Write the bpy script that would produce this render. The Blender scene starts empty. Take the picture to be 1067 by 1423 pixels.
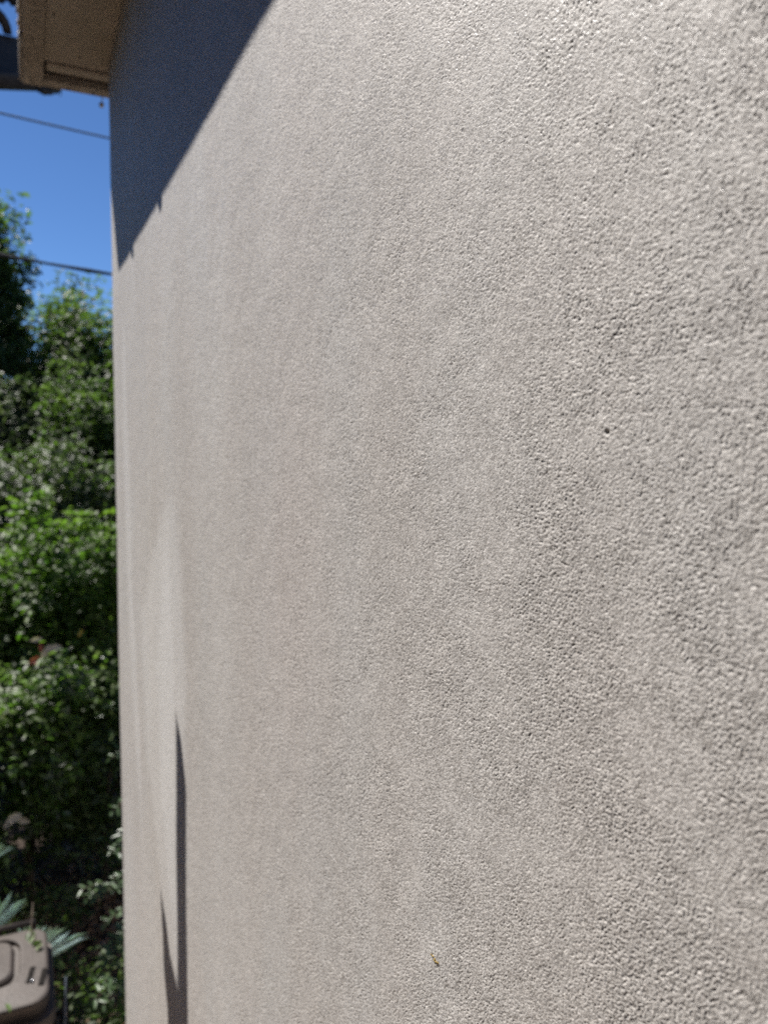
import bpy, bmesh, math, random
import numpy as np
from mathutils import Vector, Matrix

S = bpy.context.scene
COL = S.collection
random.seed(7); RNG = np.random.default_rng(7)

# ------------------------------------------------------------------ camera, world, sun, exposure
CAM = np.array([-.25, 0., 2.7])
# rows: world axes X, Y, Z written in camera space
ROT = np.array([[0.90769153, 0.02687753, -0.41877642],
                [-0.41936373, 0.09417735, -0.90292009],
                [0.01517099, 0.99519256, 0.09675545]])
F = 1069.0
def hit(px, py, axis, val):
    d = ROT @ np.array([(px-533.5)/F, -(py-711.5)/F, -1.])
    return CAM + d*((val-CAM[axis])/d[axis])

cam = bpy.data.cameras.new('camera'); camo = bpy.data.objects.new('camera', cam); COL.objects.link(camo)
M = Matrix([[ROT[i][j] for j in range(3)] for i in range(3)]).to_4x4()
M.translation = Vector(CAM)
camo.matrix_world = M
cam.sensor_fit = 'VERTICAL'; cam.sensor_height = 34.6; cam.lens = 34.6*F/1423.0
cam.clip_start = .02; cam.clip_end = 1000
cam.dof.use_dof = True; cam.dof.focus_distance = .52; cam.dof.aperture_fstop = 7.2
S.camera = camo

SUN = Vector((-.231, .37, .60)).normalized()          # towards the sun
elev = math.asin(SUN.z); azim = math.atan2(SUN.x, SUN.y)
w = bpy.data.worlds.new('World'); S.world = w; w.use_nodes = True
nt = w.node_tree; nt.nodes.clear()
sky = nt.nodes.new('ShaderNodeTexSky'); sky.sky_type = 'NISHITA'; sky.sun_disc = False
sky.sun_elevation = elev; sky.sun_rotation = azim
sky.altitude = 2500; sky.air_density = 1.0; sky.dust_density = 0.; sky.ozone_density = 6.0
bg = nt.nodes.new('ShaderNodeBackground'); bg.inputs[1].default_value = .050
wo = nt.nodes.new('ShaderNodeOutputWorld')
tint = nt.nodes.new('ShaderNodeMix'); tint.data_type = 'RGBA'; tint.blend_type = 'MULTIPLY'; tint.inputs[0].default_value = 1
tint.inputs[7].default_value = (.74, .90, 1.07, 1)      # clear, deep blue day
nt.links.new(sky.outputs[0], tint.inputs[6]); nt.links.new(tint.outputs[2], bg.inputs[0]); nt.links.new(bg.outputs[0], wo.inputs[0])
sl = bpy.data.lights.new('sun', 'SUN'); sl.energy = 5.0; sl.angle = math.radians(.5); sl.color = (1, .96, .91)
so = bpy.data.objects.new('sun', sl); COL.objects.link(so)
so.rotation_euler = SUN.to_track_quat('Z', 'Y').to_euler(); so.location = (-3, 4, 12)
S.view_settings.view_transform = 'Standard'; S.view_settings.look = 'None'
S.view_settings.exposure = 1.05; S.view_settings.gamma = 1
S.view_settings.use_curve_mapping = False
S.render.engine = 'CYCLES'
S.cycles.use_denoising = False
S.cycles.max_bounces = 8; S.cycles.transparent_max_bounces = 4

# ------------------------------------------------------------------ helpers
def tag(o, label=None, cat=None, group=None, kind=None):
    if label: o['label'] = label
    if cat: o['category'] = cat
    if group: o['group'] = group
    if kind: o['kind'] = kind
    return o
def empty(name, loc=(0, 0, 0), rz=0.):
    o = bpy.data.objects.new(name, None); COL.objects.link(o)
    o.location = loc; o.rotation_euler = (0, 0, rz); o.empty_display_size = .1
    return o
def mesh(name, verts, faces, mat, parent=None, smooth=False):
    me = bpy.data.meshes.new(name); me.from_pydata([tuple(map(float, v)) for v in verts], [], faces)
    me.validate(); me.update()
    if mat: me.materials.append(mat)
    if smooth: me.shade_smooth()
    o = bpy.data.objects.new(name, me); COL.objects.link(o)
    if parent:
        o.parent = parent; o.matrix_parent_inverse = Matrix.Identity(4)
    return o
def bmobj(name, bm, mat, parent=None, smooth=False):
    bmesh.ops.recalc_face_normals(bm, faces=bm.faces)
    me = bpy.data.meshes.new(name); bm.to_mesh(me); bm.free()
    if mat: me.materials.append(mat)
    if smooth: me.shade_smooth()
    o = bpy.data.objects.new(name, me); COL.objects.link(o)
    if parent: o.parent = parent
    return o
def add_box(bm, x0, x1, y0, y1, z0, z1, bevel=0.):
    r = bmesh.ops.create_cube(bm, size=1)
    vs = r['verts']
    for v in vs:
        v.co = Vector(((x0+x1)/2+v.co.x*(x1-x0), (y0+y1)/2+v.co.y*(y1-y0), (z0+z1)/2+v.co.z*(z1-z0)))
    if bevel:
        es = list({e for v in vs for e in v.link_edges})
        bmesh.ops.bevel(bm, geom=es, offset=bevel, segments=2, profile=.5, affect='EDGES')
def box(name, a, mat, parent=None, bevel=.002):
    bm = bmesh.new(); add_box(bm, *a, bevel=bevel); return bmobj(name, bm, mat, parent)
def tube_geo(pts, rad, seg=8, closed_ends=True):
    pts = [Vector(p) for p in pts]; n = len(pts)
    rads = rad if hasattr(rad, '__len__') else [rad]*n
    vs, fs = [], []
    up = None
    for i, p in enumerate(pts):
        t = (pts[min(i+1, n-1)]-pts[max(i-1, 0)]).normalized()
        if up is None:
            up = t.orthogonal().normalized()
        a = (up-t*up.dot(t)).normalized(); up = a; b = t.cross(a)
        for k in range(seg):
            th = 2*math.pi*k/seg
            vs.append(p+(a*math.cos(th)+b*math.sin(th))*rads[i])
    for i in range(n-1):
        for k in range(seg):
            k2 = (k+1) % seg
            fs.append((i*seg+k, i*seg+k2, (i+1)*seg+k2, (i+1)*seg+k))
    if closed_ends:
        fs.append(tuple(reversed(range(seg)))); fs.append(tuple((n-1)*seg+k for k in range(seg)))
    return vs, fs
def tube(name, pts, rad, mat, parent=None, seg=8):
    vs, fs = tube_geo(pts, rad, seg)
    return mesh(name, vs, fs, mat, parent, True)
def prism_x(name, poly, x0, x1, mat, parent=None):
    """outline in (y, z), extruded along X"""
    n = len(poly)
    vs = [(x0, y, z) for y, z in poly]+[(x1, y, z) for y, z in poly]
    fs = [tuple(range(n)), tuple(reversed(range(n, 2*n)))]+[(i, i+n, (i+1) % n+n, (i+1) % n) for i in range(n)]
    bm = bmesh.new()
    bv = [bm.verts.new(v) for v in vs]
    for f in fs: bm.faces.new([bv[i] for i in f])
    return bmobj(name, bm, mat, parent)

class NT:
    def __init__(s, name, rough=.6, spec=.5):
        s.m = bpy.data.materials.new(name); s.m.use_nodes = True
        s.t = s.m.node_tree; s.b = s.t.nodes['Principled BSDF']
        s.b.inputs['Roughness'].default_value = rough
        s.b.inputs['Specular IOR Level'].default_value = spec
        s.co = s.n('ShaderNodeTexCoord')
    def n(s, typ, **kw):
        nd = s.t.nodes.new(typ)
        for k, v in kw.items(): setattr(nd, k, v)
        return nd
    def l(s, a, b): s.t.links.new(a, b)
    def noise(s, scale, detail=4, rough=.55, vec=None, out='Fac'):
        nd = s.n('ShaderNodeTexNoise'); nd.inputs['Scale'].default_value = scale
        nd.inputs['Detail'].default_value = detail; nd.inputs['Roughness'].default_value = rough
        s.l(vec or s.co.outputs['Object'], nd.inputs['Vector']); return nd.outputs[out]
    def ramp(s, fac, stops):
        r = s.n('ShaderNodeValToRGB'); e = r.color_ramp.elements
        while len(e) < len(stops): e.new(.5)
        for i, (p, c) in enumerate(stops):
            e[i].position = p; e[i].color = (*c, 1)
        s.l(fac, r.inputs[0]); return r.outputs[0]
    def mix(s, fac, a, b, mode='MIX'):
        m = s.n('ShaderNodeMix', data_type='RGBA', blend_type=mode)
        if isinstance(fac, (int, float)): m.inputs[0].default_value = fac
        else: s.l(fac, m.inputs[0])
        for i, v in ((6, a), (7, b)):
            if isinstance(v, tuple): m.inputs[i].default_value = (*v, 1)
            else: s.l(v, m.inputs[i])
        return m.outputs[2]
    def base(s, c):
        if isinstance(c, tuple): s.b.inputs['Base Color'].default_value = (*c, 1)
        else: s.l(c, s.b.inputs['Base Color'])
    def bump(s, h, dist, strength=1.):
        b = s.n('ShaderNodeBump'); b.inputs['Distance'].default_value = dist; b.inputs['Strength'].default_value = strength
        s.l(h, b.inputs['Height']); s.l(b.outputs[0], s.b.inputs['Normal'])

def simple(name, c1, c2, scale, rough=.6, bump=0., spec=.4, detail=5, metal=0.):
    k = NT(name, rough, spec)
    k.base(k.ramp(k.noise(scale, detail), [(.3, c1), (.7, c2)]))
    if bump: k.bump(k.noise(scale*3, 6, .65), bump)
    k.b.inputs['Metallic'].default_value = metal
    return k.m

def leaf_mat(name, cols, rough=.34, trans=.35, spec=.5):
    k = NT(name, rough, spec)
    g = k.n('ShaderNodeNewGeometry')
    n = len(cols)
    c = k.ramp(g.outputs['Random Per Island'], [(i/(n-1), cc) for i, cc in enumerate(cols)])
    big = k.ramp(k.noise(1.6, 3), [(.35, (.72, .80, .72)), (.65, (1.15, 1.12, 1.0))])
    c = k.mix(1., c, big, 'MULTIPLY')
    k.base(c)
    tr = k.n('ShaderNodeBsdfTranslucent')
    c2 = k.mix(1., c, (1.3, 1.6, .8), 'MULTIPLY'); k.l(c2, tr.inputs[0])
    ms = k.n('ShaderNodeMixShader'); ms.inputs[0].default_value = trans
    out = k.t.nodes['Material Output']
    k.l(k.b.outputs[0], ms.inputs[1]); k.l(tr.outputs[0], ms.inputs[2]); k.l(ms.outputs[0], out.inputs[0])
    return k.m

# ------------------------------------------------------------------ materials
def stucco_material():
    k = NT('stucco', .62, .42)
    vec = k.co.outputs['Object']
    # broad, slightly pinkish and greyish clouds in the render coat
    mp = k.n('ShaderNodeMapping'); mp.inputs['Scale'].default_value = (1, 1, .45); k.l(vec, mp.inputs[0])
    c = k.ramp(k.noise(5.5, 3, .5, mp.outputs[0]), [(.33, (.418, .392, .366)), (.5, (.424, .401, .376)), (.67, (.423, .406, .385))])
    mp2 = k.n('ShaderNodeMapping'); mp2.inputs['Scale'].default_value = (1, 1, .30); k.l(vec, mp2.inputs[0])
    c = k.mix(1., c, k.ramp(k.noise(4., 3, .55, mp2.outputs[0]), [(.30, (.955, .950, .945)), (.68, (1.045, 1.05, 1.055))]), 'MULTIPLY')
    wm = k.n('ShaderNodeAttribute'); wm.attribute_name = 'warm'
    wmm = k.n('ShaderNodeMath', operation='MULTIPLY'); wmm.inputs[1].default_value = .35; k.l(wm.outputs['Fac'], wmm.inputs[0])
    c = k.mix(wmm.outputs[0], c, (.435, .385, .360))
    a = k.n('ShaderNodeAttribute'); a.attribute_name = 'reflected_glow'
    c = k.mix(a.outputs['Fac'], c, (.540, .527, .510))  # pale colour stands in for light thrown back onto the wall
    d = k.n('ShaderNodeAttribute'); d.attribute_name = 'pit'
    c = k.mix(d.outputs['Fac'], c, (.20, .17, .15))
    # mineral grains: every grain a little lighter or darker
    v = k.n('ShaderNodeTexVoronoi'); v.inputs['Scale'].default_value = 620; k.l(vec, v.inputs['Vector'])
    sp = k.n('ShaderNodeSeparateColor'); k.l(v.outputs['Color'], sp.inputs[0])
    gr = k.ramp(sp.outputs[0], [(.0, (.74, .73, .72)), (.5, (1, 1, 1)), (1., (1.2, 1.2, 1.2))])
    c = k.mix(1., c, gr, 'MULTIPLY')
    # polished quartz grains glint
    rr_ = k.n('ShaderNodeMapRange'); rr_.inputs['From Min'].default_value = .72; rr_.inputs['From Max'].default_value = .95
    rr_.inputs['To Min'].default_value = .62; rr_.inputs['To Max'].default_value = .34; k.l(sp.outputs[2], rr_.inputs[0]); k.l(rr_.outputs[0], k.b.inputs['Roughness'])
    v2 = k.n('ShaderNodeTexVoronoi'); v2.inputs['Scale'].default_value = 260; k.l(vec, v2.inputs['Vector'])
    sp2 = k.n('ShaderNodeSeparateColor'); k.l(v2.outputs['Color'], sp2.inputs[0])
    c = k.mix(1., c, k.ramp(sp2.outputs[1], [(.0, (.90, .895, .89)), (.5, (1, 1, 1)), (1., (1.09, 1.09, 1.09))]), 'MULTIPLY')
    k.base(c)
    k.bump(k.noise(1100, 3, .65), .00055, .9)
    return k.m
M_stucco = stucco_material()
M_soffit = simple('soffit_paint', (.40, .345, .275), (.48, .415, .34), 9, .6, .002)
M_board = simple('weathered_board', (.27, .225, .175), (.47, .40, .32), 38, .75, .004)
M_mortar = simple('mortar', (.42, .40, .37), (.6, .58, .54), 120, .9, .003)
M_dark = simple('dark_painted_metal', (.018, .019, .022), (.035, .036, .040), 20, .45, .001)
M_tile = simple('dark_clay_tile', (.020, .018, .018), (.045, .038, .034), 45, .75, .003)
M_black = simple('cable_rubber', (.012, .012, .014), (.022, .022, .025), 60, .45)
M_greycable = simple('grey_cable', (.10, .12, .16), (.14, .16, .20), 60, .5)
M_steel = simple('galvanised_steel', (.45, .46, .48), (.6, .6, .62), 80, .3, 0, .5, 4, .9)
M_bin = simple('brown_plastic', (.044, .035, .029), (.068, .054, .045), 26, .55, .0012)
M_bindark = simple('dark_brown_plastic', (.035, .027, .022), (.055, .043, .036), 30, .5, .001)
M_slot_shade = simple('slot_shade', (.008, .007, .006), (.014, .012, .011), 60, .95, 0, .1)
M_wood = simple('shadow_timber', (.20, .17, .14), (.33, .29, .25), 30, .8, .003)
M_bark = simple('bark', (.045, .032, .022), (.11, .085, .06), 30, .9, .01)
M_soil = simple('soil', (.030, .020, .014), (.075, .052, .038), 14, .95, .02)
M_bounce_patio = simple('bounce_paving', (.44, .33, .25), (.52, .40, .31), 4, .85, .004)
M_litter = leaf_mat('dry_leaf', [(.12, .06, .035), (.20, .11, .07), (.26, .19, .13), (.07, .04, .03)], .6, .1)
M_red = leaf_mat('red_leaf', [(.38, .09, .05), (.30, .07, .045), (.42, .16, .09)], .5, .25)
M_pale = leaf_mat('pale_dry_leaf', [(.42, .33, .28), (.50, .42, .38), (.38, .29, .22)], .5, .15)
M_palm = leaf_mat('silver_palm', [(.48, .62, .70), (.54, .68, .74), (.42, .56, .66)], .42, .06)
M_far = leaf_mat('far_foliage', [(.046, .080, .020), (.075, .118, .028), (.105, .142, .042), (.060, .084, .040)], .52, .50)
M_dk = leaf_mat('dark_foliage', [(.042, .076, .022), (.066, .108, .030), (.092, .132, .046), (.056, .084, .046)], .48, .50)
M_olive = leaf_mat('olive_foliage', [(.060, .076, .042), (.080, .098, .056), (.100, .118, .075), (.046, .060, .030)], .5, .34)
M_bright = leaf_mat('bright_foliage', [(.058, .115, .018), (.092, .160, .028), (.130, .195, .036), (.060, .095, .030)], .50, .50)
M_yellow = leaf_mat('yellow_leaf', [(.36, .28, .03), (.42, .30, .04), (.30, .26, .04)], .4, .4)
M_spray = leaf_mat('glossy_leaf', [(.060, .100, .045), (.085, .135, .060), (.045, .085, .030)], .38, .3)

# ------------------------------------------------------------------ ground
ground = mesh('ground', [(-400, -400, 0), (400, -400, 0), (400, 400, 0), (-400, 400, 0)], [(0, 1, 2, 3)], M_soil)
tag(ground, kind='structure')
pv = mesh('bounce_patio', [(-9, -8, .004), (0.0, -8, .004), (0.0, 2.2, .004), (-9, 2.2, .004)], [(0, 1, 2, 3)], M_bounce_patio)  # unseen ground added to bounce warm sunlight onto wall and eave
tag(pv, kind='structure')

# ------------------------------------------------------------------ stuccoed wall, real relief
def perlin(x, y, seed):
    xi = np.floor(x).astype(np.int64); yi = np.floor(y).astype(np.int64)
    fx = x-xi; fy = y-yi
    def g(ix, iy):
        h = (ix*374761393+iy*668265263+seed*974634777) & 0xffffffff
        h = ((h ^ (h >> 13))*1274126177) & 0xffffffff
        h = (h ^ (h >> 16)) & 0xffff
        a = h*(2*np.pi/65536.)
        return np.cos(a), np.sin(a)
    u = fx*fx*fx*(fx*(fx*6-15)+10); v = fy*fy*fy*(fy*(fy*6-15)+10)
    def d(ix, iy, ax, ay):
        c, s_ = g(ix, iy); return c*ax+s_*ay
    n00 = d(xi, yi, fx, fy); n10 = d(xi+1, yi, fx-1, fy)
    n01 = d(xi, yi+1, fx, fy-1); n11 = d(xi+1, yi+1, fx-1, fy-1)
    return (n00*(1-u)+n10*u)*(1-v)+(n01*(1-u)+n11*u)*v

WALL_END = 2.552; RAD = .022; WTOP = 3.815
def ss(e0, e1, x):
    t = np.clip((x-e0)/(e1-e0), 0, 1); return t*t*(3-2*t)
def build_wall():
    wall = empty('house_wall', (0, 0, 0))
    tag(wall, 'big grey beige rough stucco house wall filling the picture, running away to its corner', 'wall')
    # columns: spaced evenly in the angle at which the camera sees the wall
    hw = math.atan2(.25, WALL_END-RAD)
    a = np.linspace(math.radians(53.5), hw, 860)
    # even in picture space rather than angle
    axis_off = math.radians(24.9)
    u0, u1 = math.tan(a[0]-axis_off), math.tan(hw-axis_off)
    uu = np.linspace(u0, u1, 860)
    ys = .25/np.tan(np.arctan(uu)+axis_off)
    pre = np.array([-3, -1.5, -.8, -.4, -.2, -.05, .05, .10, .135, .16])
    pre = pre[pre < ys[0]-.005]
    arc = np.linspace(0, math.pi/2, 26)[1:]
    X, Y, NX, NY, SP = [], [], [], [], []
    for y in list(pre)+list(ys): X.append(0.); Y.append(y); NX.append(-1.); NY.append(0.); SP.append(y)
    for t in arc:
        X.append(RAD-RAD*math.cos(t)); Y.append(WALL_END-RAD+RAD*math.sin(t))
        NX.append(-math.cos(t)); NY.append(math.sin(t)); SP.append(WALL_END-RAD+RAD*t)
    for xx in (.03, .045, .08, .15, .4, 1., 3.): X.append(xx); Y.append(WALL_END); NX.append(0.); NY.append(1.); SP.append(WALL_END+xx)
    X, Y, NX, NY, SP = map(np.array, (X, Y, NX, NY, SP))
    depth = .9029*Y+.105; depth = np.maximum(depth, .26)
    n = 1150
    zl = np.maximum(2.7-.86*depth, .02); zh = np.minimum(2.7+.66*depth, WTOP-.01)
    tt = np.linspace(0, 1, n)
    Z = zl[:, None]*(1-tt)+zh[:, None]*tt
    Z = np.concatenate([np.zeros((len(X), 1)), (zl*.5)[:, None], Z, ((zh+WTOP)/2)[:, None], np.full((len(X), 1), WTOP)], 1)
    nz = Z.shape[1]
    P = np.repeat(SP[:, None], nz, 1)
    s = P; z = Z
    # light reflected on the wall, painted as paler uneven ovals with smoother grain
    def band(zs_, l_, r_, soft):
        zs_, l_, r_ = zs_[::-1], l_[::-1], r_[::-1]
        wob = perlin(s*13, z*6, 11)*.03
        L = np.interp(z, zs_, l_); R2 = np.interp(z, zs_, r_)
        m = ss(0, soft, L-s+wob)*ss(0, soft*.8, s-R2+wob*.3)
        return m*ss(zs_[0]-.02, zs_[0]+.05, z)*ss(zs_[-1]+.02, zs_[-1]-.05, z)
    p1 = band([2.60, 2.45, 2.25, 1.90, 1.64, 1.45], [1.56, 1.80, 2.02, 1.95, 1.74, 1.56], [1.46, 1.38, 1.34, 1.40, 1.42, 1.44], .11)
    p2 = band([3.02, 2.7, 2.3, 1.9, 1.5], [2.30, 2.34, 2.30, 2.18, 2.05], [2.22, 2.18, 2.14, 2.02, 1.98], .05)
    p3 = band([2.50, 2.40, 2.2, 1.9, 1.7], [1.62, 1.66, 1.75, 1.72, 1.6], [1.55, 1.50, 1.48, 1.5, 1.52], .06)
    reflected_glow = np.clip(p1*.55+p2*.5+p3*.35, 0, 1)*ss(1.42, 1.85, z)
    amp = 1-.55*np.clip(p1+p2, 0, 1)
    # local roughness varies over the hand applied coat
    var = .82+.55*perlin(s*14, z*14, 5)+.35*perlin(s*45, z*45, 6)
    q = perlin(s*16, z*16, 21)*.0012; r = perlin(s*16, z*16, 22)*.0012
    n1 = perlin((s+q)/.0014, (z+r)/.0015, 1)
    n2 = perlin((s-q)/.00082+7.3, (z+r)/.00082, 2)
    n3 = perlin(s/.0031, z/.0033, 3)
    n4 = perlin(s/.0075, z/.0085, 31)
    h = .95*n1+.85*n2+.32*n3+.26*n4
    plate = np.where(h > .02, .02+(h-.02)*.38, h*1.12)            # rounded grains with sharper pits between
    plate = np.where(plate < -.75, -.75+(plate+.75)*.4, plate)
    D = .00064*plate*np.clip(var, .45, 1.5)*amp
    D += .00045*perlin(s/.03, z/.03, 8)*amp+.0011*perlin(s/.16, z/.22, 9)+.0016*perlin(s/.5, z/.8, 10)
    # shallow trowel scratch and a pin hole
    zc = 2.7125+.0008*np.sin((s-.2)*40)
    scr = np.exp(-((z-zc-.010*(.28-s))/.0009)**2)*ss(.19, .21, s)*ss(.36, .31, s)
    D -= .00010*scr*(1+perlin(s*300, z*30, 14))
    for (hy, hz, hr) in ((.289, 2.704, .0009), (.262, 2.70, .0004)):
        D -= .0030*np.exp(-(((s-hy)**2+(z-hz)**2)/hr**2))
    pit = np.exp(-(((s-.289)**2+(z-2.704)**2)/.0007**2))
    warm = np.exp(-(((s-.80)/.16)**2+((z-2.55)/.24)**2))
    edgefade = ss(WALL_END+.2, WALL_END+.05, P)
    D = D*edgefade
    V = np.stack([np.repeat(X[:, None], nz, 1)+NX[:, None]*D, np.repeat(Y[:, None], nz, 1)+NY[:, None]*D, Z], -1).reshape(-1, 3)
    nc = len(X)
    i = np.arange(nc-1)[:, None]*nz; j = np.arange(nz-1)[None, :]
    b = (i+j).reshape(-1)
    quads = np.stack([b, b+nz, b+nz+1, b+1], 1)       # normal towards -X
    quads = quads[:, ::-1]
    me = bpy.data.meshes.new('render_coat')
    me.vertices.add(len(V)); me.vertices.foreach_set('co', V.astype(np.float32).ravel())
    me.loops.add(quads.size); me.loops.foreach_set('vertex_index', quads.astype(np.int32).ravel())
    me.polygons.add(len(quads)); me.polygons.foreach_set('loop_start', np.arange(0, quads.size, 4, dtype=np.int32))
    me.update(calc_edges=True)
    for nm, arr in (('reflected_glow', reflected_glow), ('pit', pit), ('warm', warm)):
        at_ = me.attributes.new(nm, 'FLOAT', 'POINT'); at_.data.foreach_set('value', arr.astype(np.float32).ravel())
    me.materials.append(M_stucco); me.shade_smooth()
    o = bpy.data.objects.new('render_coat', me); COL.objects.link(o); o.parent = wall
    # masonry behind the coat gives the wall its thickness
    box('masonry', (.03, 3., -3., WALL_END-.03, .0, WTOP-.01), M_mortar, wall, 0)
    return wall
build_wall()

# ------------------------------------------------------------------ eave
ZS = 3.773
eave = empty('roof_eave', (-.12, 0, ZS)); tag(eave, 'boxed brown painted eave overhanging the top end of the stucco wall', 'eave')
def E(o):
    o.parent = eave; o.matrix_parent_inverse = Matrix.Translation(-eave.location); return o
E(box('soffit_panel', (-.174, .30, -3.0, 2.588, ZS+.016, ZS+.030), M_soffit))
E(box('soffit_strip', (-.166, .30, 2.5885, 2.632, ZS+.006, ZS+.0155), M_soffit))
E(box('border_board', (-.231, -.175, -3.0, 2.735, ZS-.004, ZS+.022), M_board, None, .003))
eb = E(box('border_board', (-.1745, .30, 2.685, 2.733, ZS-.002, ZS+.022), M_board, None, .003))
E(box('recess_shade', (-.1745, .30, 2.6325, 2.6845, ZS+.018, ZS+.026), M_bark, None, 0))  # dark strip coloured as the shadow gap between soffit and border
E(box('fascia', (-.240, -.2315, -3.0, 2.740, ZS+.004, ZS+.15), M_board, None, .002))
E(box('fascia', (-.2310, .30, 2.7335, 2.742, ZS+.004, ZS+.15), M_board, None, .002))
# roof deck above, so that no sun falls through the soffit
E(box('roof_deck', (-.235, 3.2, -3.0, 2.730, ZS+.152, ZS+.175), M_board, None, 0))
def lump(name, c, r, mat, parent, seed, squash=(1, 1, 1)):
    bm = bmesh.new(); bmesh.ops.create_icosphere(bm, subdivisions=2, radius=r)
    rr = random.Random(seed)
    for v in bm.verts:
        k = 1+rr.uniform(-.22, .22); v.co = Vector((v.co.x*squash[0]*k, v.co.y*squash[1]*k, v.co.z*squash[2]*k))+Vector(c)
    return bmobj(name, bm, mat, parent, True)
for i, (y, dx, dz, r) in enumerate([(1.985, -.238, -.004, .013), (2.425, -.238, -.006, .016), (2.445, -.241, .012, .008), (2.40, -.242, .020, .007), (2.47, -.240, .028, .006), (2.36, -.243, .034, .009)]):
    E(lump('mortar_lump', (dx, y, ZS+dz), r, M_mortar, None, i, (.35, 1.9, .75)))

for k, (x, y) in enumerate([(-.203, 2.70), (-.205, 2.42), (-.201, 2.14), (-.10, 2.708), (-.03, 2.709), (-.08, 2.52), (-.155, 2.30)]):
    bm = bmesh.new(); bmesh.ops.create_cone(bm, cap_ends=True, segments=10, radius1=.0035, radius2=.003, depth=.003)
    zz = ZS-.005 if x < -.175 or y > 2.68 else ZS+.015
    for v in bm.verts: v.co += Vector((x, y, zz+.0003))
    E(bmobj('nail', bm, M_bindark, None))
# ------------------------------------------------------------------ neighbouring tiled porch roof with gutter, farther away
TY = 5.2
troof = empty('tiled_porch_roof', (-.9, TY+.5, 0)); tag(troof, 'dark tiled porch roof end with black gutter behind the brown eave, top left', 'roof')
def T(o):
    o.parent = troof; o.matrix_parent_inverse = Matrix.Translation(-troof.location); return o
def half_round(name, x0, x1, yc, z0, z1, r, th, mat):
    vs, fs = [], []
    N = 12
    for x, zc in ((x0, z0), (x1, z1)):
        for rad in (r, r-th):
            for k in range(N+1):
                t = math.pi+math.pi*k/N
                vs.append((x, yc+rad*math.cos(t), zc+rad*math.sin(t)))
    m = N+1
    for k in range(N):
        fs += [(k, k+1, 2*m+k+1, 2*m+k), (m+k, 3*m+k, 3*m+k+1, m+k+1), (k, m+k, m+k+1, k+1), (2*m+k, 2*m+k+1, 3*m+k+1, 3*m+k)]
    fs += [(0, 2*m, 3*m, m), (N, 2*m+N, 3*m+N, m+N)]
    bm = bmesh.new(); bv = [bm.verts.new(v) for v in vs]
    for f in fs: bm.faces.new([bv[i] for i in f])
    return bmobj(name, bm, mat, None, True)
ga = hit(0, 124, 1, TY); gb = hit(75, 127, 1, TY); gm = (gb-ga)/(gb[0]-ga[0])
GX = -1.45; gl = ga+gm*(GX-ga[0]); GXR = gb[0]+.04; gr = ga+gm*(GXR-ga[0])
T(half_round('gutter', GX, GXR, TY, gl[2]+.075, gr[2]+.075, .075, .005, M_dark))
T(box('gutter_end', (GXR-.001, GXR+.004, TY-.076, TY+.076, gr[2], gr[2]+.08), M_dark, None, .002))
zt = hit(15, 52, 1, TY+.1)[2]
T(box('fascia', (GX, GXR-.01, TY+.080, TY+.105, gr[2]+.02, zt), M_dark, None, .003))
rd = T(box('roof_deck', (GX, GXR-.01, 0, 1.2, -.06, -.03), M_dark, None, .003)); rd.location = Vector((0, TY+.106, zt))-troof.location; rd.matrix_parent_inverse = Matrix.Identity(4); rd.rotation_euler = (.42, 0, 0)
for yy in (TY+.15, TY+1.1): T(box('support_post', (GX+.03, GX+.13, yy, yy+.1, 0, zt-.07+.45*(yy-TY-.1)), M_wood, None, .004))
c = hit(63, 131, 1, TY)
T(lump('gutter_outlet', (c[0], TY, c[2]+.014), .034, M_dark, None, 31, (1.2, 1, .55)))
def tile(x, y, z, r, ln, rx, th=.045):
    """barrel tile: half pipe, axis along Y, crown up"""
    vs, fs = [], []; N = 12
    for yy, k_ in ((0, 1.), (ln, .86)):
        for rad in (r, r-th):
            for k in range(N+1):
                t = math.pi*k/N
                vs.append((rad*k_*math.cos(t), yy, rad*k_*math.sin(t)))
    m = N+1
    for k in range(N):
        fs += [(k, 2*m+k, 2*m+k+1, k+1), (m+k, m+k+1, 3*m+k+1, 3*m+k), (k, k+1, m+k+1, m+k), (2*m+k, 3*m+k, 3*m+k+1, 2*m+k+1)]
    fs += [(0, m, 3*m, 2*m), (N, 2*m+N, 3*m+N, m+N)]
    bm = bmesh.new(); bv = [bm.verts.new(v) for v in vs]
    for f in fs: bm.faces.new([bv[i] for i in f])
    o = bmobj('barrel_tile', bm, M_tile, None, True); T(o)
    o.location = Vector((x, y, z))-troof.location; o.matrix_parent_inverse = Matrix.Identity(4)
    o.rotation_euler = (rx, 0, 0); return o
c = hit(-14, 56, 1, TY+.05)
for k in range(6): tile(c[0]-.01-.20*k, TY+.02, zt-.01, .13, .5, .42)
for k in range(6): tile(c[0]-.01-.20*k, TY+.46, zt+.17, .13, .5, .42)
# ridge cap tiles, whose rounded lower edges show against the sky at the top
c = hit(10, 7, 1, TY+.6)
tile(c[0], TY+.6, c[2], .12, .5, .45, .1)
tile(c[0]-.22, TY+.6, c[2], .12, .5, .45, .1)

# small hook under the eave end
hk = empty('cable_hook', (.004, 2.80, 3.80)); tag(hk, 'small steel rod with bright ball hanging under the eave end beside the wall corner', 'hook')
a = hit(142, 132, 1, 2.72); b = hit(142.5, 143, 1, 2.72)
o = tube('rod', [a+np.array([0, 0, .03]), a, b], .0018, M_steel, hk, 6); o.matrix_parent_inverse = Matrix.Translation(-hk.location)
bm = bmesh.new(); bmesh.ops.create_uvsphere(bm, u_segments=12, v_segments=8, radius=.0085)
for v in bm.verts: v.co += Vector(hit(141.5, 146, 1, 2.72))
o = bmobj('ball', bm, M_steel, hk, True); o.matrix_parent_inverse = Matrix.Translation(-hk.location)

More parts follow.
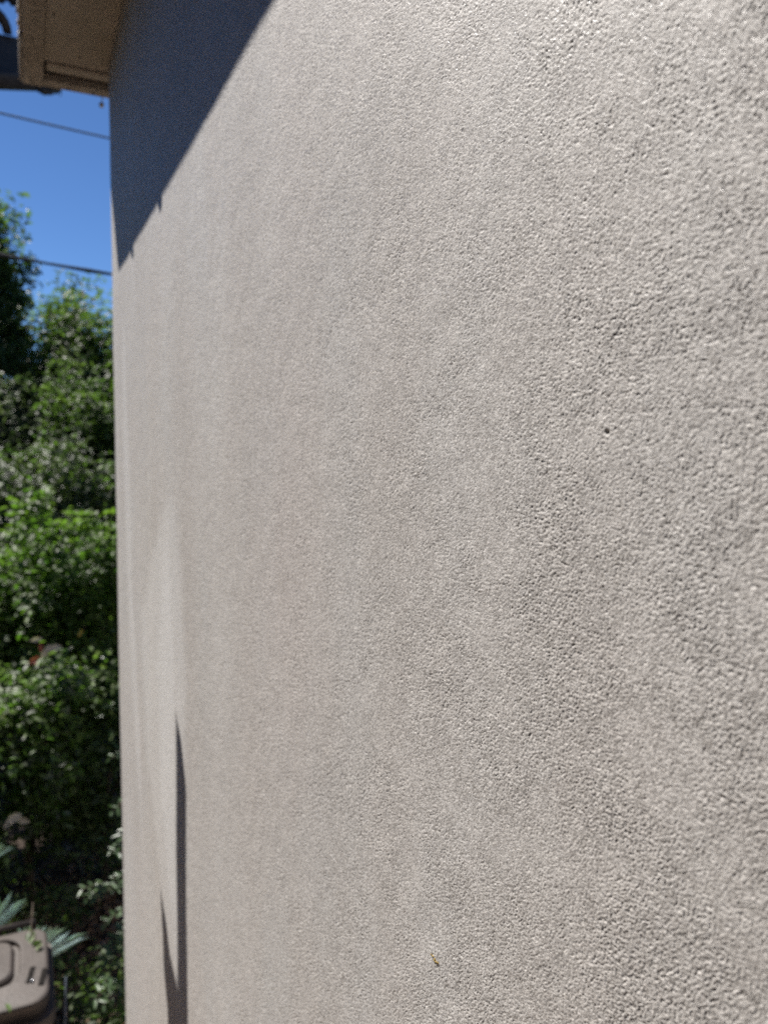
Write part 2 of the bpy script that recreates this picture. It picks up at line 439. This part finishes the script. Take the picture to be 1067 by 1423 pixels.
# ------------------------------------------------------------------ overhead cables
def cable(name, p0, p1, y, rad, mat, label, sag, twist=False):
    a = hit(*p0, 1, y); b = hit(*p1, 1, y); d = b-a
    pts = []
    for i in range(61):
        t = -6+12*i/60.
        p = a+d*t; p[2] += sag*(t-.5)**2 - sag*.25
        pts.append(p)
    r = [rad*(1+.28*math.sin(i*1.9)) for i in range(61)] if twist else rad
    o = tube(name, pts, r, mat); return tag(o, label, 'cable')
cable('overhead_cable', (0, 157), (152, 192), 7., .0085, M_greycable, 'thin grey blue overhead cable, the upper one crossing the open sky', .004)
cable('overhead_cable', (0, 354), (155, 381), 7., .014, M_black, 'thick black overhead cable, the lower one just above the treetops', .014, True)

# ------------------------------------------------------------------ unseen boards added left of the frame, shaped to throw two wall shadows
A = .42; OY, OZ = A*.37/.231, A*.60/.231
def backproject(pts):
    out = []
    for (x, y) in pts:
        p = hit(x, y, 0, 0.); out.append((p[1]+OY, p[2]+OZ))
    return out
poly = backproject([(245.5, 989), (247, 1423), (261, 1423), (259.5, 1250), (259, 1120), (259, 1080), (254, 1030), (247, 998)])
yl = poly[1][0]; yr = poly[2][0]
TH = .010; DY = TH*.37/.231
poly = [poly[0], (yl, poly[1][1]), (yl+.004, 0.), (yr+DY+.004, 0.)]+[(y+DY, z) for y, z in poly[2:]]
o = prism_x('shadow_board', poly, -A-TH, -A, M_wood)
tag(o, 'unseen tall board with slanted top, added to throw a wall shadow', 'shadow caster')
poly = backproject([(225, 1255), (229, 1335), (229.5, 1365), (235, 1423)])
pr = backproject([(250, 1423), (250, 1396), (246.5, 1386), (238.5, 1350), (234, 1308)])
poly = poly+[(yl+.035, 0.9), (yl+.03, 0.), (yl-.02, 0.)]+[(y+.004, z) for y, z in pr]
o = prism_x('shadow_stake', poly, -A-TH-.004, -A-.004+.0, M_wood)
o.location.x = -.0+.0145
tag(o, 'unseen pointed board, added to throw the smaller wall shadow', 'stake')

# ------------------------------------------------------------------ brown wheelie bin, lid seen from above
def rrect(x0, x1, y0, y1, r, n=7):
    pts = []
    for cx, cy, a0 in ((x1-r, y1-r, 0), (x0+r, y1-r, 90), (x0+r, y0+r, 180), (x1-r, y0+r, 270)):
        for k in range(n+1):
            t = math.radians(a0+90*k/n); pts.append((cx+r*math.cos(t), cy+r*math.sin(t)))
    return pts
def loft(name, rings, mat, parent, cap0=True, cap1=True):
    n = len(rings[0][0]); vs, fs = [], []
    for pts, z in rings: vs += [(x, y, z(x, y) if callable(z) else z) for x, y in pts]
    for i in range(len(rings)-1):
        for k in range(n):
            fs.append((i*n+k, i*n+(k+1) % n, (i+1)*n+(k+1) % n, (i+1)*n+k))
    if cap0: fs.append(tuple(reversed(range(n))))
    if cap1: fs.append(tuple((len(rings)-1)*n+k for k in range(n)))
    bm = bmesh.new(); bv = [bm.verts.new(v) for v in vs]
    for f in fs: bm.faces.new([bv[i] for i in f])
    return bmobj(name, bm, mat, parent)
BX0, BX1, BY0, BY1, BZ = -.80, -.218, 2.50, 2.93, .90
wb = empty('wheelie_bin', (0, 0, 0)); wb.location = (0, 0, 0)
tag(wb, 'brown plastic wheelie bin with raised lid in the bottom left corner', 'bin')
loft('body', [(rrect(BX0+.09, BX1-.09, BY0+.05, BY1-.08, .05), .04), (rrect(BX0+.03, BX1-.03, BY0+.03, BY1-.03, .06), BZ-.10)], M_bindark, wb)
loft('rim', [(rrect(BX0, BX1, BY0-.012, BY1, .07), BZ-.10), (rrect(BX0-.004, BX1+.004, BY0-.016, BY1+.004, .075), BZ-.085), (rrect(BX0-.002, BX1+.002, BY0-.014, BY1+.002, .073), BZ-.052)], M_bin, wb)
gx1, gy0 = BX1-.098, BY0+.125
R_ = lambda d, r: rrect(BX0+d, BX1-d, BY0+d, BY1-d*.7, r)
G_ = lambda d, r: rrect(BX0+.105+d, gx1-d, gy0+d*1.0, BY1-.05-d*.4, r)
crown = lambda x, y: BZ+.004
loft('lid', [(R_(.016, .06), BZ-.050), (R_(.012, .06), BZ-.006), (R_(.015, .058), BZ), (R_(.022, .055), BZ+.003),
             (G_(-.006, .07), BZ+.008), (G_(0, .066), BZ+.005), (G_(.004, .063), BZ-.010), (G_(.020, .05), BZ-.010), (G_(.024, .048), BZ+.002), (G_(.032, .042), BZ+.009), (G_(.09, .03), BZ+.014)], M_bin, wb)
# hinge bar along the back, slot shade blocks and pin
yb = BY1+.012
vs, fs = tube_geo([(BX0+.04, yb, BZ+.012), (BX1-.05, yb, BZ+.012)], .011, 10)
mesh('hinge_bar', vs, fs, M_bindark, wb, True)
for cx, cy in ((43, 1355), (60, 1357)):
    p = hit(cx, cy, 2, BZ+.006)
    o = box('slot_shade_block', (-.008, .008, -.040, .040, -.003, .0035), M_slot_shade, wb, .0); o.location = (p[0], p[1], BZ+.0045); o.rotation_euler.z = -.18  # black blocks stand in for the shade inside recessed slots
p = hit(45, 1363, 2, BZ+.01)
bm = bmesh.new(); bmesh.ops.create_uvsphere(bm, u_segments=10, v_segments=6, radius=.005)
for v in bm.verts: v.co += Vector((p[0], p[1], BZ+.010))
bmobj('pin', bm, M_steel, wb, True)
for xx in (BX0+.05, BX1-.09):
    vs, fs = tube_geo([(xx, BY1-.02, .10), (xx+.045, BY1-.02, .10)], .10, 20)
    mesh('wheel', vs, fs, M_black, wb)

# ------------------------------------------------------------------ vegetation
def leaves_obj(name, C, N, L, W, mat, parent, fold=.25, curl=.15, tip=None):
    """C centres (n,3); N outward/up normals; builds pointed folded leaves, six triangles each"""
    n = len(C)
    N = N/np.linalg.norm(N, axis=1, keepdims=True)
    T_ = RNG.normal(size=(n, 3)) if tip is None else tip
    T_ = T_-N*np.sum(T_*N, 1, keepdims=True); T_ /= np.linalg.norm(T_, axis=1, keepdims=True)
    B = np.cross(N, T_)
    L = (L*RNG.uniform(.65, 1.3, n))[:, None]; W = L*W
    prof = [(-.5, 0, 0), (-.15, .42, fold), (.22, .36, fold*.8), (.5, 0, -curl), (.22, -.36, fold*.8), (-.15, -.42, fold), (.03, 0, 0)]
    V = np.stack([C+T_*L*a+B*W*b+N*W*c_ for a, b, c_ in prof], 1).reshape(-1, 3)
    base = (np.arange(n)*7)[:, None]
    tr = np.array([[0, 6, 1], [1, 6, 2], [2, 6, 3], [3, 6, 4], [4, 6, 5], [5, 6, 0]]).ravel()[None, :]
    idx = (base+tr).reshape(-1)
    me = bpy.data.meshes.new(name)
    me.vertices.add(len(V)); me.vertices.foreach_set('co', V.astype(np.float32).ravel())
    me.loops.add(len(idx)); me.loops.foreach_set('vertex_index', idx.astype(np.int32))
    me.polygons.add(len(idx)//3); me.polygons.foreach_set('loop_start', np.arange(0, len(idx), 3, dtype=np.int32))
    me.update(calc_edges=True); me.materials.append(mat)
    o = bpy.data.objects.new(name, me); COL.objects.link(o); o.parent = parent; o['kind'] = 'stuff'
    return o
def crown_pts(rad, nclump, per, cl, seed, zcut=None):
    """clumps of leaves over and through an ellipsoid; local coordinates"""
    g = np.random.default_rng(seed)
    d = g.normal(size=(nclump, 3)); d /= np.linalg.norm(d, axis=1, keepdims=True)
    r = g.uniform(.25, 1., nclump)**.45
    cc = d*r[:, None]*np.array(rad)*(1+.16*np.sin(d[:, :1]*7+seed)+.10*np.sin(d[:, 2:]*11))
    cc *= g.uniform(.80, 1.22, (nclump, 1))
    P = (cc[:, None, :]+np.clip(g.normal(size=(nclump, per, 3)), -1.7, 1.7)*cl*g.uniform(.5, 1.3, (nclump, 1, 1))).reshape(-1, 3)
    out = P/np.array(rad); out /= np.linalg.norm(out, axis=1, keepdims=True)+1e-6
    N = out*.5+np.array([0, 0, .9])+g.normal(size=P.shape)*.55
    return P, N
def plant(name, loc, rad, h, nclump, per, cl, L, W, mat, label, cat, seed, extra=None, limbs=6, group=None, trunk_r=.05):
    """loc = foot on the ground; h = height of the crown centre"""
    root = empty(name, loc); tag(root, label, cat, group)
    P, N = crown_pts(rad, nclump, per, cl, seed)
    P = P+np.array([0, 0, h]); keep = P[:, 2]+loc[2] > .03
    leaves_obj('crown', P[keep], N[keep], L, W, mat, root)
    if extra:
        m2, frac = extra
        k = RNG.random(len(P)) < frac
        leaves_obj('crown', P[k]+RNG.normal(size=(k.sum(), 3))*.02, N[k], L*1.05, W, m2, root)
    g = random.Random(seed)
    tube('trunk', [(0, 0, 0), (.03*g.uniform(-1, 1), .02, h*.4), (.08*g.uniform(-1, 1), .05*g.uniform(-1, 1), h)], [trunk_r, trunk_r*.8, trunk_r*.4], M_bark, root, 8)
    for i in range(limbs):
        a_ = g.uniform(0, 6.28); e = g.uniform(-.2, .9); q = Vector((math.cos(a_)*rad[0]*.8, math.sin(a_)*rad[1]*.8, h+e*rad[2]*.8))
        s_ = Vector((0, 0, h*g.uniform(.35, .8)))
        tube('limb', [s_, s_.lerp(q, .5)+Vector((0, 0, .08*rad[2])), q], [trunk_r*.45, trunk_r*.3, trunk_r*.12], M_bark, root, 6)
    return root

# far trees, making the skyline
plant('background_tree', (-1.07, 9.3, 0), (.82, .8, 1.15), 4.05, 210, 130, .11, .080, .5, M_dk, 'tall dark leafy tree whose sprays stand against the sky at the left edge', 'tree', 3, limbs=12, trunk_r=.10)
far = [(-2.8, 11.0, 1.5, 2.9, 'broad dark green tree farthest left, half behind the tall dark tree'),
       (-.50, 10.6, 1.15, 3.05, 'olive green tree behind the hedge, left of the rounded treetop'),
       (.62, 10.0, .95, 2.95, 'rounded green treetop touching the wall edge below the black cable'),
       (2.4, 11.2, 1.6, 2.9, 'wide green tree standing behind the house corner')]
for i, (x, y, r, h, lb) in enumerate(far):
    plant('background_tree', (x, y, 0), (r, 1.0, 1.45), h, 210, 95, .15, .080, .5, M_far if i != 1 else M_olive, lb, 'tree', 40+i, extra=(M_dk, .25), trunk_r=.09)
# tall unseen hedge, added opposite the wall to block sky and bounce light
hd = empty('sky_blocking_hedge', (-3.2, -1.2, 0)); tag(hd, 'tall unseen hedge added across from the stucco wall to cut skylight', 'hedge')
box('core', (-.32, .32, -5.6, 5.0, 0, 6.1), M_bark, hd, 0)
n = 26000
P = np.stack([RNG.uniform(-.45, .48, n), RNG.uniform(-5.7, 5.1, n), RNG.uniform(.05, 6.25, n)], 1)
kk = (np.abs(P[:, 0]) > .30) | (P[:, 2] > 6.0)
leaves_obj('foliage', P[kk], RNG.normal(size=(kk.sum(), 3))+np.array([.6, 0, .6]), .11, .55, M_dk, hd)
# far wood closing the view below the treetops
root = empty('far_wood', (0, 16, 0)); 
P = np.stack([RNG.uniform(-9, 9, 26000), RNG.uniform(-1.2, 1.2, 26000), RNG.uniform(0, 1, 26000)**.8*4.1], 1)
P[:, 2] *= 1+.12*np.sin(P[:, 0]*1.7)+.08*np.sin(P[:, 0]*4.3)
bpy.data.objects.remove(root)
o = leaves_obj('far_wood', P+np.array([0, 16., 0]), RNG.normal(size=P.shape)+np.array([0, 0, .8]), .17, .55, M_dk, None)
tag(o, 'dark mass of woodland behind the garden trees', 'woodland', kind='stuff')

# middle hedge: olive and dark shrubs
mid = [(-.50, 7.6, (.62, .5, 1.25), 2.0, M_olive, 'grey green small leaved shrub at the left edge below the tall tree'),
       (.35, 7.3, (.60, .5, 1.15), 2.05, M_far, 'dark green shrub beside the wall edge, halfway up the greenery'),
       (-1.6, 7.6, (.75, .6, 1.3), 2.0, M_dk, 'dark shrub farther left in the garden hedge'),
       (1.5, 7.6, (.75, .6, 1.3), 2.0, M_far, 'green shrub in the garden hedge behind the house corner')]
for i, (x, y, r, h, mt, lb) in enumerate(mid):
    plant('shrub', (x, y, 0), r, h, 170, 100, .10, .050, .52, mt, lb, 'shrub', 60+i, extra=(M_dk, .3), limbs=7, trunk_r=.045)
plant('shrub', (.0, 6.4, 0), (.75, .4, .80), 1.75, 170, 90, .10, .050, .5, M_olive, 'loose grey green shrub between the dark shrub and the bright bush', 'shrub', 71, extra=(M_bright, .35), limbs=9, trunk_r=.03)
# bright leafy shrubs in the sun
br = [(.06, 5.35, (.50, .45, .80), 1.42, 'bright green sunlit bush beside the wall edge, top of the lower greenery'),
      (-.52, 5.5, (.48, .42, .60), 1.30, 'bright green bush at the left edge under the dark gap'),
      (-1.6, 5.5, (.62, .5, .6), 1.4, 'bright green bush farther left along the hedge')]
for i, (x, y, r, h, lb) in enumerate(br):
    plant('leafy_bush', (x, y, 0), r, h, 130, 85, .085, .048, .6, M_bright, lb, 'bush', 80+i, extra=(M_far, .25), limbs=7, trunk_r=.03)
lo = [(-.28, 4.45, (.34, .32, .52), .98, M_bright, 'green leafy shrub hanging over the shade behind the brown bin'),
      (.10, 4.55, (.34, .30, .62), .80, M_far, 'dark glossy shrub in deep shade at the wall edge'),
      (-.80, 4.40, (.42, .34, .6), .80, M_dk, 'dark green shrub left of the brown bin')]
for i, (x, y, r, h, mt, lb) in enumerate(lo):
    plant('shade_shrub', (x, y, 0), r, h, 80, 60, .075, .046, .5, mt, lb, 'shrub', 100+i, extra=(M_olive if i == 0 else M_spray, .3 if i == 0 else .22), limbs=6, trunk_r=.025)

def sprig(root, tipdir, base, ln, nl, L, W, mat):
    """one twig with paired leaves"""
    base = np.array(base); d = np.array(tipdir, float); d /= np.linalg.norm(d)
    side = np.cross(d, [0, 0, 1]); side /= np.linalg.norm(side)
    C, N, T2, pts = [], [], [], []
    for i in range(nl):
        t = (i+.5)/nl; p = base+d*ln*t+np.array([0, 0, -.18*ln*t*t]); pts.append(p)
        sg = 1 if i % 2 else -1
        tv = d*.7+side*sg*.9+RNG.normal(size=3)*.2
        C.append(p+tv/np.linalg.norm(tv)*L*.5); N.append(np.array([0, -.25, 1])+RNG.normal(size=3)*.3); T2.append(tv)
    return C, N, T2, pts
# climber sprays reaching out beside the wall edge
clb = empty('climbing_plant', (.22, 3.6, 0)); tag(clb, 'climber with glossy pale leaf sprays beside the lower wall edge', 'plant')
C, N, T2 = [], [], []
for (px, py, yy) in [(158, 1065, 3.5), (160, 1120, 3.5), (160, 1165, 3.5), (155, 1240, 3.4), (135, 1255, 3.3), (150, 1285, 3.3), (140, 1345, 3.2), (158, 1360, 3.2), (128, 1392, 3.05), (150, 1400, 3.05), (120, 1250, 3.6), (148, 1330, 3.2), (162, 1200, 3.4), (160, 1320, 3.2)]:
    b = hit(px, py, 1, yy)+np.array([.10, .05, .03])
    for _ in range(2):
        c_, n_, t_, pts = sprig(clb, (-.9+RNG.normal()*.3, -.5+RNG.normal()*.3, .15+RNG.normal()*.3), b, .13, 7, .040, .42, M_spray)
        C += c_; N += n_; T2 += t_
        tube('stem', [np.array(p)-np.array([.22, 3.6, 0]) for p in pts], .0022, M_bark, clb, 5)
C = np.array(C)-np.array([.22, 3.6, 0])
leaves_obj('foliage', C, np.array(N), .040, .42, M_spray, clb, tip=np.array(T2))
tube('main_stem', [(0, 0, 0), (.03, .02, .5), (-.02, .0, 1.0), (.01, 0, 1.55)], [.014, .012, .010, .006], M_bark, clb, 8)

# silver fan palm behind the bin
palm = empty('silver_fan_palm', (-.36, 3.55, 0)); tag(palm, 'silvery blue fan palm with split leaves behind the brown bin', 'palm')
def leaflet_mesh(ln, wd):
    vs = [(0, 0, 0), (wd*.5, ln*.45, .006), (0, ln*.45, -.006), (-wd*.5, ln*.45, .006), (wd*.32, ln*.8, .0), (0, ln*.8, -.012), (-wd*.32, ln*.8, .0), (0, ln, -.035)]
    fs = [(0, 1, 2), (0, 2, 3), (1, 4, 5, 2), (2, 5, 6, 3), (4, 7, 5), (5, 7, 6)]
    me = bpy.data.meshes.new('leaflet'); me.from_pydata(vs, [], fs); me.materials.append(M_palm); me.shade_smooth(); return me
LM = leaflet_mesh(.30, .019)
def fan(px, py, yy, a0, a1, n, scale, lean):
    p = Vector(hit(px, py, 1, yy))-palm.location
    tube('leaf_stalk', [(0, 0, .1), (p.x*.5, p.y*.4, p.z*.6+.1), tuple(p)], .008, M_bright, palm, 6)
    for i in range(n):
        a_ = math.radians(a0+(a1-a0)*i/(n-1)+RNG.normal()*1.5)
        o = bpy.data.objects.new('leaflet', LM); COL.objects.link(o); o.parent = palm
        o.location = p
        X_ = Vector((math.cos(a_), 0, math.sin(a_)))
        lean_v = Vector((X_.x, lean, X_.z)).normalized()
        nrm = Vector((0, -1, .25)).cross(lean_v).normalized()
        zz = nrm.cross(lean_v).normalized()
        rot = Matrix((nrm, lean_v, zz)).transposed()
        o.rotation_euler = (rot @ Matrix.Rotation(RNG.normal()*.35+.3, 3, 'Y')).to_euler()
        s_ = scale*RNG.uniform(.85, 1.1); o.scale = (s_, s_, s_)
fan(46, 1345, 3.10, 106, 30, 17, .74, -.15)
fan(-12, 1300, 3.15, 110, 40, 14, .66, -.1)
fan(-15, 1200, 3.6, 110, 30, 9, .42, -.1)

# bromeliad-like red leaf rosette, pale dry leaves and yellow leaves caught in the bushes
def loose_leaves(name, pts, L, W, mat, label, cat, group=None):
    C = np.array([hit(px, py, 1, yy) for px, py, yy, _ in pts]); c0 = C.mean(0)
    root = empty(name, c0); tag(root, label, cat, group)
    D = []
    for (px, py, yy, ang) in pts:
        D.append((math.cos(math.radians(ang)), -.2, math.sin(math.radians(ang))))
    for i, d in enumerate(D):
        o = leaves_obj('leaf', (C[i:i+1]-c0), np.array([[.1, -.9, .5]])+RNG.normal(size=(1, 3))*.15, L, W, mat if not isinstance(mat, list) else mat[i], root, tip=np.array([d]))
        del o['kind']
    return root
loose_leaves('dry_leaf_cluster', [(51, 889, 4.38, 10), (63, 906, 4.38, 50), (74, 901, 4.38, 25), (50, 918, 4.38, 42), (57, 900, 4.38, 80)], .095, .42, [M_pale, M_pale, M_pale, M_red, M_red], 'cluster of pale and rusty red dry leaves hanging in the bright bush', 'leaves')
loose_leaves('pale_dry_leaves', [(20, 1137, 4.0, 30), (33, 1140, 4.0, -20), (12, 1146, 4.0, 60)], .07, .6, M_pale, 'tan dry leaves caught in the shrub above the silvery palm', 'leaves')
loose_leaves('yellow_leaves', [(6, 997, 4.3, 20), (10, 1015, 4.3, 40), (4, 1022, 4.3, 60), (112, 880, 4.8, 60)], .055, .5, M_yellow, 'yellow leaves among the dark foliage at the left edge', 'leaves')

# stake and ground litter by the wall foot
o = tube('garden_stake', [hit(92, 1358, 1, 2.95), hit(91, 1425, 1, 2.95), np.array([*hit(91, 1425, 1, 2.95)[:2], 0.])], .0028, M_greycable)
tag(o, 'thin grey metal stake standing right of the brown bin', 'stake')
n = 5200
P = np.stack([RNG.normal(-.05, .55, n), RNG.uniform(2.7, 5.2, n), RNG.uniform(.004, .05, n)], 1)
P[:, 2] += .10*np.exp(-((P[:, 0]+.08)**2+(P[:, 1]-3.2)**2)/.06)
o = leaves_obj('leaf_litter', P, np.tile([0, 0, 1.], (n, 1))+RNG.normal(size=(n, 3))*.35, .042, .6, M_litter, None)
tag(o, 'brown fallen leaves covering the soil at the foot of the shrubs', 'leaf litter', kind='stuff')
fl = [(.02, 3.35, .20, .24, 'low green plant on the litter at the wall foot'), (.10, 3.0, .12, .22, 'small leafy plant touching the lowest wall edge'), (-.25, 3.9, .2, .3, 'low shaded plant behind the metal stake')]
for i, (x, y, r, h, lb) in enumerate(fl):
    plant('low_plant', (x, y, 0), (r, r, .2), h, 26, 22, .05, .036, .5, M_bright if i == 1 else M_far, lb, 'plant', 140+i, limbs=3, trunk_r=.006)

# tiny crumb of dried moss stuck to the wall
c = hit(605, 1333, 0, 0.)
root = empty('moss_crumb', (0, c[1], c[2])); tag(root, 'tiny yellow brown crumb of dried moss stuck low on the stucco wall', 'debris')
M_moss = simple('dried_moss', (.13, .085, .02), (.34, .25, .09), 400, .8)
for i, (dy, dz, r) in enumerate([(0, 0, .0009), (.0028, .0005, .0008), (-.0022, -.0006, .0010), (-.0045, .0003, .0008), (.0052, .0002, .0006), (.001, -.0014, .0006)]):
    lump('fragment', (-.0006, dy, dz), r, M_moss, root, 200+i, (.7, 1.3, .9))

# leaves and a bit of vine fallen on the bin lid
def at_lid(px, py): p = hit(px, py, 2, BZ+.012); return p
pts = [(43, 1293), (47, 1299), (40, 1302), (45, 1306), (55, 1316), (52, 1311), (12, 1400)]
C = np.array([at_lid(*p) for p in pts]); c0 = C.mean(0)
root = empty('vine_tip', c0); tag(root, 'small green vine tip lying on the back of the brown bin lid', 'vine')
o = leaves_obj('foliage', C-c0, np.tile([0, -.4, 1.], (len(C), 1))+RNG.normal(size=C.shape)*.3, .032, .5, M_bright, root)
tube('stem', [C[4]-c0, C[1]-c0, C[0]-c0, C[0]-c0+np.array([.01, .09, .05])], .002, M_bark, root, 5)
